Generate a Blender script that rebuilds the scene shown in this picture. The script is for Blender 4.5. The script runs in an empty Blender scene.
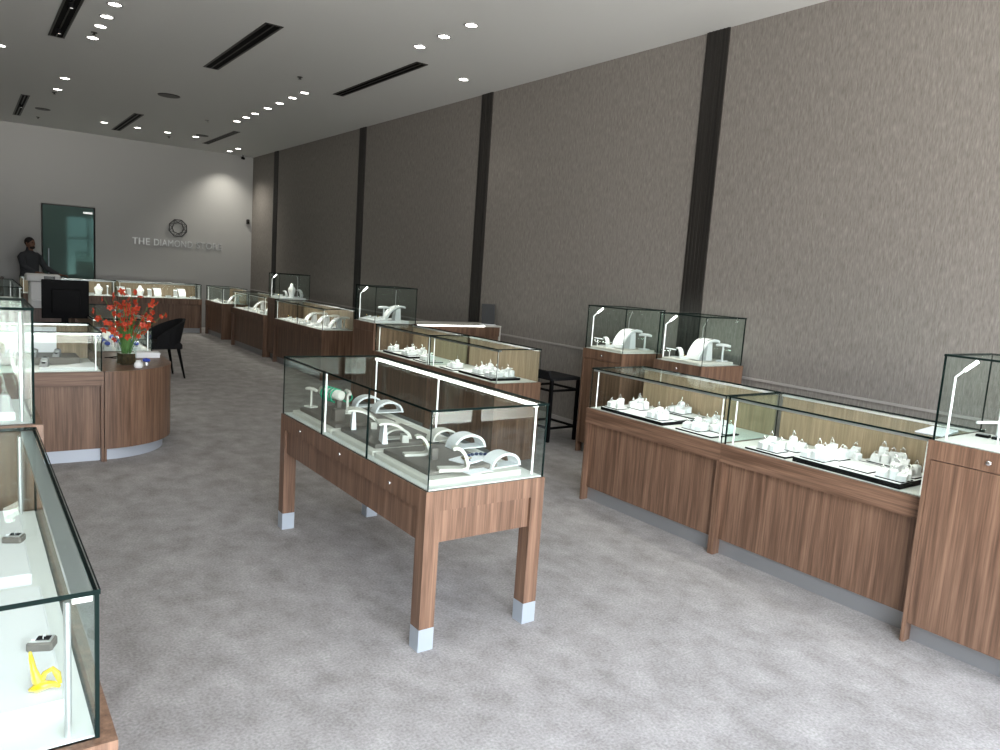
import bpy, math, random
from mathutils import Vector, Matrix, Euler
random.seed(7)
SC = bpy.context.scene
COL = SC.collection
PI = math.pi
R = math.radians

# ------------------------------------------------------------------ camera
FPX, CAMH = 741.74, 1.5
YAW, PITCH, ROLL = R(36.165), R(7.682), R(3.944)
_f = Vector((math.sin(YAW)*math.cos(PITCH), math.cos(YAW)*math.cos(PITCH), -math.sin(PITCH)))
_r = Vector((math.cos(YAW), -math.sin(YAW), 0)); _u = _r.cross(_f)
_r2 = math.cos(ROLL)*_r + math.sin(ROLL)*_u
_u2 = -math.sin(ROLL)*_r + math.cos(ROLL)*_u
cam = bpy.data.objects.new('camera', bpy.data.cameras.new('camera'))
COL.objects.link(cam)
m = Matrix((( _r2.x, _u2.x, -_f.x, 0), (_r2.y, _u2.y, -_f.y, 0), (_r2.z, _u2.z, -_f.z, CAMH), (0, 0, 0, 1)))
cam.matrix_world = m
cam.data.sensor_width = 36; cam.data.lens = FPX*36/1000
cam.data.clip_start = .02; cam.data.clip_end = 200
SC.camera = cam
def at(px, py, z):                      # where the view ray of a pixel meets height z
    d = _r2*((px-500)/FPX) - _u2*((py-375)/FPX) + _f
    t = (z-CAMH)/d.z
    return Vector((0, 0, CAMH)) + d*t

# ------------------------------------------------------------------ world, light, exposure
SC.view_settings.view_transform = 'Standard'; SC.view_settings.look = 'None'
SC.view_settings.exposure = 0.0; SC.view_settings.gamma = 1.0
SC.view_settings.use_curve_mapping = False
SC.cycles.max_bounces = 8; SC.cycles.transparent_max_bounces = 40
SC.cycles.diffuse_bounces = 5; SC.cycles.glossy_bounces = 5
SC.cycles.sample_clamp_indirect = 6
W = bpy.data.worlds.new('sky'); SC.world = W; W.use_nodes = True
nt = W.node_tree; bg = nt.nodes['Background']
tc = nt.nodes.new('ShaderNodeTexCoord'); sp = nt.nodes.new('ShaderNodeSeparateXYZ')
rp = nt.nodes.new('ShaderNodeValToRGB'); mp = nt.nodes.new('ShaderNodeMapRange')
mp.inputs['From Min'].default_value = -1; mp.inputs['From Max'].default_value = 1
nt.links.new(tc.outputs['Generated'], sp.inputs[0]); nt.links.new(sp.outputs['Z'], mp.inputs['Value'])
nt.links.new(mp.outputs[0], rp.inputs[0])
nz = nt.nodes.new('ShaderNodeTexNoise'); nz.inputs['Scale'].default_value = 5; nz.inputs['Detail'].default_value = 5  # added bright and dark patches, for broken reflections in the glass
nr = nt.nodes.new('ShaderNodeMapRange'); nr.inputs['From Min'].default_value = .42; nr.inputs['From Max'].default_value = .58; nr.inputs['To Min'].default_value = .45; nr.inputs['To Max'].default_value = 1.5
nm = nt.nodes.new('ShaderNodeMix'); nm.data_type = 'RGBA'; nm.blend_type = 'MULTIPLY'; nm.inputs[0].default_value = 1
nt.links.new(tc.outputs['Generated'], nz.inputs['Vector']); nt.links.new(nz.outputs['Fac'], nr.inputs['Value'])
nt.links.new(rp.outputs[0], nm.inputs[6]); nt.links.new(nr.outputs[0], nm.inputs[7]); nt.links.new(nm.outputs[2], bg.inputs[0])
e = rp.color_ramp.elements
e[0].position = 0; e[0].color = (1.0, .965, .93, 1)
e[1].position = 1; e[1].color = (.60, .75, 1, 1)
for p, c in ((.47, (1.0, .965, .93, 1)), (.50, (.46, .46, .46, 1)), (.53, (.56, .58, .61, 1)), (.64, (.92, .97, 1.06, 1))):
    k = e.new(p); k.color = c
bg.inputs[1].default_value = 22.0
WINX0, WINX1, WINZ1, FRONTY = -1.0, 4.85, 3.2, -1.0
PIER0, PIER1, WINZ2 = 2.25, 3.25, 2.65
pl = bpy.data.lights.new('window_daylight', 'AREA'); pl.shape = 'RECTANGLE'
pl.size = WINX1-WINX0; pl.size_y = WINZ1; pl.cycles.is_portal = True
po = bpy.data.objects.new('window_daylight', pl); COL.objects.link(po)
po.location = ((WINX0+WINX1)/2, FRONTY-.1, WINZ1/2); po.rotation_euler = (R(90), 0, 0)
DOWNLIGHT_W = 12.0; CASE_W = 2.4

# ------------------------------------------------------------------ materials
def newmat(name):
    m = bpy.data.materials.new(name); m.use_nodes = True
    return m, m.node_tree, m.node_tree.nodes['Principled BSDF']
def plain(name, col, rough=.5, metal=0., spec=.5, emit=None, es=0):
    m, t, b = newmat(name)
    b.inputs['Base Color'].default_value = (*col, 1); b.inputs['Roughness'].default_value = rough
    b.inputs['Metallic'].default_value = metal; b.inputs['Specular IOR Level'].default_value = spec
    if emit: b.inputs['Emission Color'].default_value = (*emit, 1); b.inputs['Emission Strength'].default_value = es
    return m
def noisy(name, ca, cb, scale, rough=.5, cc=None, fine=None, bump=0, detail=6, ramp=(.35, .65), spec=.4, world=False):
    m, t, b = newmat(name); N = t.nodes; Lk = t.links
    tc = N.new('ShaderNodeTexCoord'); mp = N.new('ShaderNodeMapping'); mp.inputs['Scale'].default_value = scale
    n = N.new('ShaderNodeTexNoise'); n.inputs['Scale'].default_value = 1; n.inputs['Detail'].default_value = detail
    n.inputs['Roughness'].default_value = .62
    r = N.new('ShaderNodeValToRGB'); r.color_ramp.elements[0].position = ramp[0]; r.color_ramp.elements[1].position = ramp[1]
    r.color_ramp.elements[0].color = (*ca, 1); r.color_ramp.elements[1].color = (*cb, 1)
    Lk.new(tc.outputs['Object'], mp.inputs[0]); Lk.new(mp.outputs[0], n.inputs['Vector']); Lk.new(n.outputs['Fac'], r.inputs[0])
    out = r.outputs[0]
    if fine:
        mp2 = N.new('ShaderNodeMapping'); mp2.inputs['Scale'].default_value = fine[0]
        n2 = N.new('ShaderNodeTexNoise'); n2.inputs['Scale'].default_value = 1; n2.inputs['Detail'].default_value = 3
        r2 = N.new('ShaderNodeValToRGB'); a = fine[1]
        r2.color_ramp.elements[0].color = (a, a, a, 1); r2.color_ramp.elements[1].color = (2-a, 2-a, 2-a, 1)
        r2.color_ramp.elements[0].position = .3; r2.color_ramp.elements[1].position = .7
        mx = N.new('ShaderNodeMix'); mx.data_type = 'RGBA'; mx.blend_type = 'MULTIPLY'; mx.inputs[0].default_value = 1
        Lk.new(tc.outputs['Object'], mp2.inputs[0]); Lk.new(mp2.outputs[0], n2.inputs['Vector']); Lk.new(n2.outputs['Fac'], r2.inputs[0])
        Lk.new(out, mx.inputs[6]); Lk.new(r2.outputs[0], mx.inputs[7]); out = mx.outputs[2]
        if bump:
            bp = N.new('ShaderNodeBump'); bp.inputs['Strength'].default_value = bump; bp.inputs['Distance'].default_value = .01
            Lk.new(n2.outputs['Fac'], bp.inputs['Height']); Lk.new(bp.outputs[0], b.inputs['Normal'])
    Lk.new(out, b.inputs['Base Color'])
    b.inputs['Roughness'].default_value = rough; b.inputs['Specular IOR Level'].default_value = spec
    return m
WDA, WDB = (.090, .048, .029), (.206, .121, .078)
M = {}
M['wood'] = noisy('walnut_veneer', WDA, WDB, (34, 34, 1.5), .42, fine=((170, 170, 4), .76), ramp=(.34, .66))
M['wood_h'] = noisy('walnut_veneer_crosswise', WDA, WDB, (34, 1.6, 44), .42, fine=((170, 4, 190), .76), ramp=(.34, .66))
M['wood_dark'] = noisy('dark_walnut_veneer', (.05, .03, .022), (.11, .065, .05), (26, 26, 1.6), .4, fine=((130, 130, 5), .85))
M['lit_walnut'] = noisy('lit_walnut_veneer', (.19, .14, .085), (.32, .24, .155), (30, 30, 1.5), .5, fine=((150, 150, 6), .85), ramp=(.3, .7))  # same walnut, with the case LED light put into a paler colour
M['carpet'] = noisy('grey_carpet', (.222, .209, .200), (.358, .343, .333), (7, 5, 5), .95, fine=((95, 95, 95), .80), bump=.3, detail=12, ramp=(.30, .70), spec=.1)
M['wallpaper'] = noisy('taupe_fibre_wallcovering', (.172, .156, .139), (.244, .226, .206), (10, 48, 9), .7, fine=((120, 130, 20), .80), bump=.15, detail=9, ramp=(.28, .72), spec=.3)
M['paint'] = plain('light_grey_wall_paint', (.37, .37, .355), .45)
M['ceiling'] = plain('white_ceiling_paint', (.60, .605, .59), .75)
M['strip'] = noisy('dark_fluted_strip', (.010, .009, .008), (.034, .031, .027), (4, 60, .6), .4)
M['dado'] = plain('grey_dado_rail', (.33, .31, .29), .5)
M['metal'] = plain('brushed_steel', (.50, .56, .62), .4, .6)
M['kick'] = plain('satin_grey_plinth', (.30, .305, .31), .38, .6)
M['kick_light'] = plain('pale_steel_plinth', (.52, .56, .62), .35, .5)
M['white'] = plain('white_leatherette', (.66, .67, .67), .5)
M['cream'] = plain('cream_leatherette', (.56, .545, .49), .55)
M['deck'] = plain('white_deck', (.62, .63, .60), .45)
M['brown'] = plain('taupe_leatherette', (.13, .115, .10), .6)
M['grey'] = plain('grey_leatherette', (.22, .22, .22), .55)
M['black'] = plain('black_plastic', (.004, .004, .0045), .7, spec=.08)
M['black_gloss'] = plain('black_gloss_plastic', (.008, .008, .008), .2, spec=.4)
M['blackfabric'] = plain('black_fabric', (.010, .010, .011), .85, spec=.2)
M['chrome'] = plain('chrome', (.8, .8, .8), .15, 1)
M['gold'] = plain('gold', (.75, .55, .22), .25, 1)
M['emblem'] = plain('bronze_emblem', (.07, .07, .068), .5)
M['led'] = plain('led_strip', (1, 1, 1), .5, emit=(1, .98, .94), es=6)
M['ledsoft'] = plain('led_diffuser', (.9, .9, .9), .4, emit=(1, .98, .94), es=.45)
M['lamp'] = plain('downlight_lens', (1, 1, 1), .5, emit=(1, .96, .88), es=14)
M['alu'] = plain('aluminium_profile', (.62, .63, .63), .3, .8)
M['blue'] = plain('blue_enamel', (.02, .05, .35), .3)
M['navy'] = plain('navy_beads', (.012, .025, .07), .3)
M['green'] = plain('green_stone', (.03, .30, .17), .2)
M['stem'] = plain('stem_green', (.07, .17, .04), .6)
M['petal'] = noisy('orange_red_petal', (.30, .018, .009), (.50, .060, .016), (40, 40, 40), .5)
M['amber'] = noisy('amber_pebbles', (.012, .009, .006), (.07, .045, .018), (60, 60, 60), .3)
M['skin'] = plain('skin', (.16, .075, .045), .5)
M['hair'] = plain('dark_hair', (.012, .009, .008), .8)
M['shirt'] = plain('charcoal_shirt', (.035, .038, .045), .8)
M['trousers'] = plain('black_trousers', (.012, .012, .014), .8)
M['printer'] = plain('printer_grey', (.50, .50, .49), .4)
M['paper'] = plain('white_paper', (.78, .79, .82), .6)
M['asphalt'] = plain('pavement', (.45, .45, .44), .8)
M['screen'] = plain('dark_screen', (.03, .032, .035), .15)
m, t, b = newmat('yellow_glass'); b.inputs['Base Color'].default_value = (.85, .62, .01, 1)
b.inputs['Roughness'].default_value = .08; b.inputs['Transmission Weight'].default_value = .55; M['yellow'] = m
def glassmat(name, tint, rough=.0, refl=1.0, ior=1.5, gcol=(.93, 1, .98)):
    m = bpy.data.materials.new(name); m.use_nodes = True; t = m.node_tree; t.nodes.clear()
    o = t.nodes.new('ShaderNodeOutputMaterial'); mx = t.nodes.new('ShaderNodeMixShader')
    tr = t.nodes.new('ShaderNodeBsdfTransparent'); gl = t.nodes.new('ShaderNodeBsdfGlossy'); fr = t.nodes.new('ShaderNodeFresnel')
    ml = t.nodes.new('ShaderNodeMath'); ml.operation = 'MULTIPLY'; ml.inputs[1].default_value = refl
    # a pane's far face sees the fresnel of glass towards glass: use the outside ior on both faces
    geo = t.nodes.new('ShaderNodeNewGeometry'); mr = t.nodes.new('ShaderNodeMapRange')
    mr.inputs['To Min'].default_value = ior; mr.inputs['To Max'].default_value = 1/ior
    t.links.new(geo.outputs['Backfacing'], mr.inputs['Value']); t.links.new(mr.outputs[0], fr.inputs['IOR'])
    fr.inputs['IOR'].default_value = ior
    tr.inputs[0].default_value = (*tint, 1); gl.inputs[0].default_value = (*gcol, 1); gl.inputs['Roughness'].default_value = rough
    t.links.new(fr.outputs[0], ml.inputs[0]); t.links.new(ml.outputs[0], mx.inputs[0]); t.links.new(tr.outputs[0], mx.inputs[1]); t.links.new(gl.outputs[0], mx.inputs[2])
    t.links.new(mx.outputs[0], o.inputs[0]); return m
M['glass'] = glassmat('clear_case_glass', (.945, .975, .965), refl=.24)
M['window_glass'] = glassmat('clear_window_glass', (.98, .98, .975), gcol=(1, 1, 1))
M['doorglass'] = plain('teal_back_painted_glass', (.10, .15, .135), .04, spec=.28)
M['doorglass'].node_tree.nodes['Principled BSDF'].inputs['Specular Tint'].default_value = (.45, 1, .95, 1)
M['edge'] = plain('green_black_glass_edge', (.004, .010, .009), .7, spec=.05)

# ------------------------------------------------------------------ mesh builder
class MB:
    def __init__(s): s.v = []; s.f = []; s.mi = []; s.sm = []
    def add(s, vs, fs, mi=0, smooth=False, X=None):
        b = len(s.v)
        s.v += [tuple(X @ Vector(p)) if X else tuple(p) for p in vs]
        for k, f in enumerate(fs):
            s.f.append([b+i for i in f]); s.mi.append(mi[k] if isinstance(mi, (list, tuple)) else mi); s.sm.append(smooth)
        return s
    def box(s, x0, y0, z0, x1, y1, z1, mi=0, X=None, bev=0):
        if bev:
            c = min(bev, (x1-x0)/2.01, (y1-y0)/2.01, (z1-z0)/2.01)
            pts = [(x0+c, y0), (x1-c, y0), (x1, y0+c), (x1, y1-c), (x1-c, y1), (x0+c, y1), (x0, y1-c), (x0, y0+c)]
            inn = [(x0+c, y0+c), (x1-c, y0+c), (x1-c, y0+c), (x1-c, y1-c), (x1-c, y1-c), (x0+c, y1-c), (x0+c, y1-c), (x0+c, y0+c)]
            vs = [(p[0], p[1], z0) for p in pts]+[(p[0], p[1], z1-c) for p in pts]+[(p[0]*.5+q[0]*.5 if 0 else q[0], q[1], z1) for p, q in zip(pts, inn)]
            n = 8
            fs = [list(range(n-1, -1, -1))]+[[i, (i+1) % n, n+(i+1) % n, n+i] for i in range(n)]+[[n+i, n+(i+1) % n, 2*n+(i+1) % n, 2*n+i] for i in range(n)]+[[2*n, 2*n+2, 2*n+4, 2*n+6]]
            return s.add(vs, fs, mi, False, X)
        vs = [(x0, y0, z0), (x1, y0, z0), (x1, y1, z0), (x0, y1, z0), (x0, y0, z1), (x1, y0, z1), (x1, y1, z1), (x0, y1, z1)]
        fs = [(0, 3, 2, 1), (4, 5, 6, 7), (0, 1, 5, 4), (1, 2, 6, 5), (2, 3, 7, 6), (3, 0, 4, 7)]
        return s.add(vs, fs, mi, False, X)
    def prism(s, poly, z0, z1, mi=0, X=None, smooth=False):
        n = len(poly)
        vs = [(x, y, z0) for x, y in poly]+[(x, y, z1) for x, y in poly]
        s.add(vs, [list(range(n-1, -1, -1)), list(range(n, 2*n))], mi, False, X)
        return s.add(vs, [(i, (i+1) % n, n+(i+1) % n, n+i) for i in range(n)], mi, smooth, X)
    def tube(s, path, r, n=10, mi=0, X=None, caps=True, closed=False):
        P = [Vector(p) for p in path]; rr = r if isinstance(r, (list, tuple)) else [r]*len(P)
        vs = []; up = None
        for i, p in enumerate(P):
            a = P[i-1] if (i or closed) else P[i]; c = P[(i+1) % len(P)] if (i < len(P)-1 or closed) else P[i]
            d = (c-a).normalized() if (c-a).length > 1e-9 else Vector((0, 0, 1))
            if up is None: up = Vector((0, 0, 1)) if abs(d.z) < .9 else Vector((1, 0, 0))
            u = d.cross(up).normalized(); w = u.cross(d).normalized(); up = w
            vs += [tuple(p+u*rr[i]*math.cos(2*PI*k/n)+w*rr[i]*math.sin(2*PI*k/n)) for k in range(n)]
        L = len(P); fs = []
        for i in range(L if closed else L-1):
            j = (i+1) % L
            fs += [(i*n+k, i*n+(k+1) % n, j*n+(k+1) % n, j*n+k) for k in range(n)]
        s.add(vs, fs, mi, True, X)
        if caps and not closed:
            s.add(vs[:n], [list(range(n-1, -1, -1))], mi, False, X); s.add(vs[-n:], [list(range(n))], mi, False, X)
        return s
    def lathe(s, prof, n=24, mi=0, X=None, smooth=True):
        vs = [(r*math.cos(2*PI*k/n), r*math.sin(2*PI*k/n), z) for r, z in prof for k in range(n)]
        fs = [(i*n+k, i*n+(k+1) % n, (i+1)*n+(k+1) % n, (i+1)*n+k) for i in range(len(prof)-1) for k in range(n)]
        s.add(vs, fs, mi, smooth, X)
        if prof[0][0] > 1e-6: s.add(vs[:n], [list(range(n-1, -1, -1))], mi, False, X)
        if prof[-1][0] > 1e-6: s.add(vs[-n:], [list(range(n))], mi, False, X)
        return s
    def ball(s, c, rx, ry=None, rz=None, n=14, mi=0, X=None):
        ry = ry or rx; rz = rz or rx; T = Matrix.Translation(Vector(c)) @ Matrix.Diagonal((rx, ry, rz, 1))
        k = n//2; return s.lathe([(max(1e-5, math.sin(PI*i/k)), -math.cos(PI*i/k)) for i in range(k+1)], n, mi, (X @ T) if X else T)
    def torus(s, c, R_, r, n=20, m=8, mi=0, X=None, axis='Z'):
        pts = []
        for k in range(n):
            a = 2*PI*k/n; u, w = R_*math.cos(a), R_*math.sin(a)
            pts.append((c[0]+u, c[1]+w, c[2]) if axis == 'Z' else ((c[0]+u, c[1], c[2]+w) if axis == 'Y' else (c[0], c[1]+u, c[2]+w)))
        return s.tube(pts, r, m, mi, X, closed=True)
    def sheet(s, sec, w0, w1, th, mi=0, X=None):
        """a bent slab: sec is a list of (x,z) along the bend, widths w0..w1 across y, thickness th"""
        n = len(sec); top = []; bot = []
        for i, (x, z) in enumerate(sec):
            a = sec[max(0, i-1)]; c = sec[min(n-1, i+1)]
            d = Vector((c[0]-a[0], 0, c[1]-a[1])).normalized(); nn = Vector((-d.z, 0, d.x))
            w = (w0+(w1-w0)*i/(n-1))/2 if not callable(w0) else w0(i/(n-1))/2
            top += [(x+nn.x*th/2, -w, z+nn.z*th/2), (x+nn.x*th/2, w, z+nn.z*th/2)]
            bot += [(x-nn.x*th/2, -w, z-nn.z*th/2), (x-nn.x*th/2, w, z-nn.z*th/2)]
        vs = top+bot; o = 2*n; fs = []
        for i in range(n-1):
            a = 2*i
            fs += [(a, a+1, a+3, a+2), (o+a, o+a+2, o+a+3, o+a+1), (a, a+2, o+a+2, o+a), (a+1, o+a+1, o+a+3, a+3)]
        fs += [(0, o, o+1, 1), (o-2, o-1, 2*o-1, 2*o-2)]
        return s.add(vs, fs, mi, False, X)
    def build(s, name, mats, parent=None, loc=(0, 0, 0), rot=(0, 0, 0)):
        me = bpy.data.meshes.new(name); me.from_pydata(s.v, [], s.f)
        for k in (mats if isinstance(mats, (list, tuple)) else [mats]): me.materials.append(M[k])
        me.polygons.foreach_set('material_index', s.mi); me.polygons.foreach_set('use_smooth', s.sm)
        me.update(); o = bpy.data.objects.new(name, me); COL.objects.link(o)
        o.location = loc; o.rotation_euler = rot
        if parent: o.parent = parent
        return o
def tag(o, label=None, cat=None, group=None, kind=None):
    if label: o['label'] = label
    if cat: o['category'] = cat
    if group: o['group'] = group
    if kind: o['kind'] = kind
    return o
def empty(name, loc=(0, 0, 0), rz=0, label=None, cat=None, group=None, kind=None):
    o = bpy.data.objects.new(name, None); COL.objects.link(o); o.empty_display_size = .05
    o.location = loc; o.rotation_euler = (0, 0, rz)
    return tag(o, label, cat, group, kind)
def copy_tree(o, parent=None):
    c = o.copy(); COL.objects.link(c)
    if parent: c.parent = parent
    for ch in list(o.children): copy_tree(ch, c)
    return c
def pane(name, parent, x0, y0, z0, x1, y1, z1):
    """glass sheet; its thinnest axis carries the clear faces, the rim is dark green"""
    d = (x1-x0, y1-y0, z1-z0); ax = d.index(min(d)); b = MB(); b.box(x0, y0, z0, x1, y1, z1)
    big = {2: (0, 1), 1: (2, 4), 0: (3, 5)}[ax]
    b.mi = [0 if i in big else 1 for i in range(6)]
    return b.build(name, ['glass', 'edge'], parent)

# ------------------------------------------------------------------ the room
XR, XL, YB, ZC = 5.0, -2.6, 16.1, 3.57
S = lambda o: tag(o, kind='structure')
S(MB().box(XL, FRONTY-.15, -.06, XR, YB, 0).build('floor', 'carpet'))
S(MB().box(XL-.1, FRONTY-.15, ZC, XR+.1, YB+.1, ZC+.1).build('ceiling', 'ceiling'))
S(MB().box(XR, FRONTY-.15, -.06, XR+.1, YB+.1, ZC).build('wall_right', 'wallpaper'))
S(MB().box(XL-.1, FRONTY-.15, -.06, XL, YB+.1, ZC).build('wall_left', 'paint'))
DX0, DX1, DZ = 1.21, 2.045, 2.215
b = MB(); b.box(XL, YB, -.06, DX0, YB+.1, ZC); b.box(DX1, YB, -.06, XR, YB+.1, ZC); b.box(DX0, YB, DZ, DX1, YB+.1, ZC)
S(b.build('wall_back', 'paint'))
b = MB(); b.box(DX0-.5, YB+1.5, -.06, DX1+.5, YB+1.6, 2.6); b.box(DX0-.6, YB+.1, -.06, DX0-.5, YB+1.6, 2.6); b.box(DX1+.5, YB+.1, -.06, DX1+.6, YB+1.6, 2.6); b.box(DX0-.6, YB+.1, 2.6, DX1+.6, YB+1.6, 2.7); b.box(DX0-.6, YB+.1, -.1, DX1+.6, YB+1.6, -.05)
S(b.build('wall_corridor', 'kick'))
b = MB(); y0 = FRONTY-.15
b.box(XL-.1, y0, -.06, WINX0, FRONTY, ZC); b.box(WINX1, y0, -.06, XR+.1, FRONTY, ZC); b.box(WINX0, y0, WINZ1, WINX1, FRONTY, ZC); b.box(PIER0, y0, -.06, PIER1, FRONTY, WINZ1); b.box(PIER1, y0, WINZ2, WINX1, FRONTY, WINZ1)
S(b.build('wall_front', 'paint'))
wf = S(empty('window_1', (0, y0, 0)))
b = MB()
for x in (WINX0, .62, PIER0-.06): b.box(x, .02, 0, x+.06, .09, WINZ1)
for z in (0, 2.35, WINZ1-.06): b.box(WINX0, .02, z, PIER0, .09, z+.06)
for x in (PIER1, 4.0, WINX1-.06): b.box(x, .02, 0, x+.06, .09, WINZ2)
for z in (0, 1.75, WINZ2-.06): b.box(PIER1, .02, z, WINX1, .09, z+.06)
b.build('window_frame', 'strip', wf)
MB().box(WINX0, .05, 0, PIER0, .056, WINZ1).build('window_pane', 'window_glass', wf); MB().box(PIER1, .05, 0, WINX1, .056, WINZ2).build('window_pane', 'window_glass', wf)
for i, yc in enumerate((4.17, 7.45, 10.78, 14.65)):
    b = MB(); w = .112
    b.box(XR-.012, yc-w, 0, XR, yc+w, ZC)
    for k in range(6): b.box(XR-.017, yc-w+.012+k*.036, 0, XR-.012, yc-w+.022+k*.036, ZC)
    S(b.build('trim_%d' % (i+1), 'strip'))
S(MB().box(XR-.014, FRONTY, .818, XR, YB, .836).build('trim_5', 'dado'))
S(MB().box(XR-.012, FRONTY, 0, XR, YB, .09).build('baseboard_right', 'dado'))
# glass door in the back wall
d = S(empty('door_1', (DX0, YB, 0)))
MB().box(.005, .03, .01, DX1-DX0-.005, .042, DZ-.01).build('door_pane', 'doorglass', d)
b = MB(); b.tube([(.09, -.02, .75), (.09, -.02, 1.42)], .012); b.tube([(.09, -.02, .82), (.09, .03, .82)], .008); b.tube([(.09, -.02, 1.35), (.09, .03, 1.35)], .008)
b.build('door_handle', 'metal', d)
MB().box(.66, .018, 2.10, .81, .03, 2.135).build('door_closer', 'alu', d)
b = MB(); b.box(-.02, 0, 0, .004, .1, DZ); b.box(DX1-DX0-.004, 0, 0, DX1-DX0+.02, .1, DZ); b.box(-.02, 0, DZ-.01, DX1-DX0+.02, .1, DZ+.012)
b.build('door_frame', 'strip', d)
# shop sign on the back wall: emblem and lettering
sg = empty('shop_sign', (2.70, YB, 1.61), 0, 'metal wall sign reading THE DIAMOND STORE under a round faceted emblem', 'sign')
b = MB(); pc = (.83, -.02, .375)
def ngon(r, n, a0): return [(pc[0]+r*math.cos(a0+2*PI*k/n), pc[1], pc[2]+r*math.sin(a0+2*PI*k/n)) for k in range(n)]
for r, a0 in ((.175, PI/8), (.11, 0)): b.tube(ngon(r, 8, a0), .012, 6, closed=True)
o8, i8 = ngon(.175, 8, PI/8), ngon(.11, 8, 0)
for k in range(8): b.tube([o8[k], i8[k]], .006, 6); b.tube([o8[k], i8[(k+1) % 8]], .006, 6)
b.build('emblem', 'emblem', sg)
def word(txt, x0, x1, parent):
    cu = bpy.data.curves.new('word', 'FONT'); cu.body = txt; cu.size = .185; cu.extrude = .008; cu.space_character = 1.06
    tmp = bpy.data.objects.new('word_curve', cu); COL.objects.link(tmp); bpy.context.view_layer.update()
    me = bpy.data.meshes.new_from_object(tmp.evaluated_get(bpy.context.evaluated_depsgraph_get())); bpy.data.objects.remove(tmp)
    xs = [v.co.x for v in me.vertices]; wt = max(xs)-min(xs)
    for v in me.vertices: v.co.x = x0+(v.co.x-min(xs))*(x1-x0)/wt
    me.materials.clear(); me.materials.append(M['alu'])
    o = bpy.data.objects.new('lettering', me); COL.objects.link(o); o.parent = parent; o.rotation_euler = (R(90), 0, 0); o.location = (0, -.012, 0)
word('THE', 0, .31, sg); word('DIAMOND', .39, 1.11, sg); word('STORE', 1.19, 1.68, sg)

# ------------------------------------------------------------------ ceiling fittings
def slot(x0, x1, y0, y1, label, group):
    t = empty('air_slot', ((x0+x1)/2, (y0+y1)/2, ZC), 0, label, 'air vent', group); hx, hy = (x1-x0)/2, (y1-y0)/2
    b = MB(); b.box(-hx, -hy, -.006, -hx+.02, hy, 0); b.box(hx-.02, -hy, -.006, hx, hy, 0); b.box(-hx, -hy, -.006, hx, -hy+.02, 0); b.box(-hx, hy-.02, -.006, hx, hy, 0)
    b.build('frame', 'strip', t)
    MB().box(-hx+.02, -hy+.02, -.002, hx-.02, hy-.02, 0).build('backing', 'black', t)
    MB().box(-.006, -hy+.02, -.006, .006, hy-.02, -.002).build('divider', 'strip', t)
    return t
G1 = 'recessed air slots in the ceiling'
slot(.752, .896, 6.95, 9.09, 'black ceiling slot at the top left with a few small spotlights inside', G1)
slot(2.232, 2.396, 6.93, 9.05, 'wide black ceiling slot left of the centre, above the long table case', G1)
slot(3.77, 3.905, 6.95, 9.06, 'thin black ceiling slot beside the three near downlights by the right wall', G1)
slot(2.196, 2.338, 12.97, 15.11, 'far black ceiling slot in front of the wall sign', G1)
slot(3.727, 3.84, 13.09, 15.09, 'far black ceiling slot nearest the right wall corner', G1)
slot(.735, .845, 12.96, 15.11, 'far black ceiling slot at the left edge above the glass door', G1)
for i, (x, y) in enumerate(((.82, 8.75), (.82, 7.75), (.79, 13.9))):
    t = empty('slot_spotlight', (x, y, ZC), 0, ('tiny spotlight at the far end of the top left ceiling slot', 'tiny spotlight nearer the camera in the top left ceiling slot', 'tiny spotlight in the far left ceiling slot')[i], 'spotlight', 'spotlights in the ceiling slots')
    b = MB(); b.lathe([(.02, -.045), (.028, -.01), (.028, -.002)], 14); b.build('housing', 'black', t)
    MB().lathe([(.0001, -.0465), (.013, -.0465), (.013, -.045)], 12).build('lens', 'ledsoft', t)
def downlight(x, y, label, group, proto=[None], power=1.0):
    if proto[0] is None:
        t = empty('downlight', (x, y, ZC), 0, label, 'ceiling light', group)
        MB().lathe([(.050, -.001), (.064, -.001), (.066, -.006), (.050, -.008), (.050, -.001)], 28).build('trim_ring', 'alu', t)
        MB().lathe([(.0001, -.005), (.050, -.005), (.050, -.001)], 28).build('lens', 'lamp', t)
        lp = bpy.data.lights.new('downlight_beam', 'SPOT'); lp.energy = DOWNLIGHT_W; lp.spot_size = R(100); lp.spot_blend = .8; lp.color = (1, .95, .86); lp.shadow_soft_size = .05
        lo = bpy.data.objects.new('downlight_beam', lp); COL.objects.link(lo); lo.parent = t; lo.location = (0, 0, -.02)
        proto[0] = t
    else:
        t = copy_tree(proto[0]); t.location = (x, y, ZC); t['label'] = label; t['group'] = group
        if power != 1:
            for c in t.children:
                if c.type == 'LIGHT': c.data = c.data.copy(); c.data.energy = DOWNLIGHT_W*power; c.data.spot_size = R(110)
    return t
ordn = ['nearest', 'second nearest', 'third nearest', 'fourth nearest', 'fifth nearest', 'sixth nearest', 'farthest']
for i, y in enumerate((7.48, 7.92, 8.30, 8.81)): downlight(1.115, y, ['nearest', 'second nearest', 'second farthest', 'farthest'][i]+' round downlight of the four in a row at top left', 'downlight row at top left')
for i, y in enumerate((11.18, 12.05)): downlight(1.103, y, ['nearer', 'farther'][i]+' of the two round downlights on the left between two ceiling slots', 'left pair of downlights')
for i, y in enumerate((5.59, 6.03, 6.47)): downlight(3.535, y, ['nearest', 'middle', 'farthest'][i]+' of the three round downlights at the top centre of the ceiling', 'near three downlights')
for i, y in enumerate((9.29, 9.71, 10.19, 10.67, 11.23, 11.65, 12.11)): downlight(3.497, y, ordn[i]+' round downlight of the seven in a row along the right', 'row of seven downlights')
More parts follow.
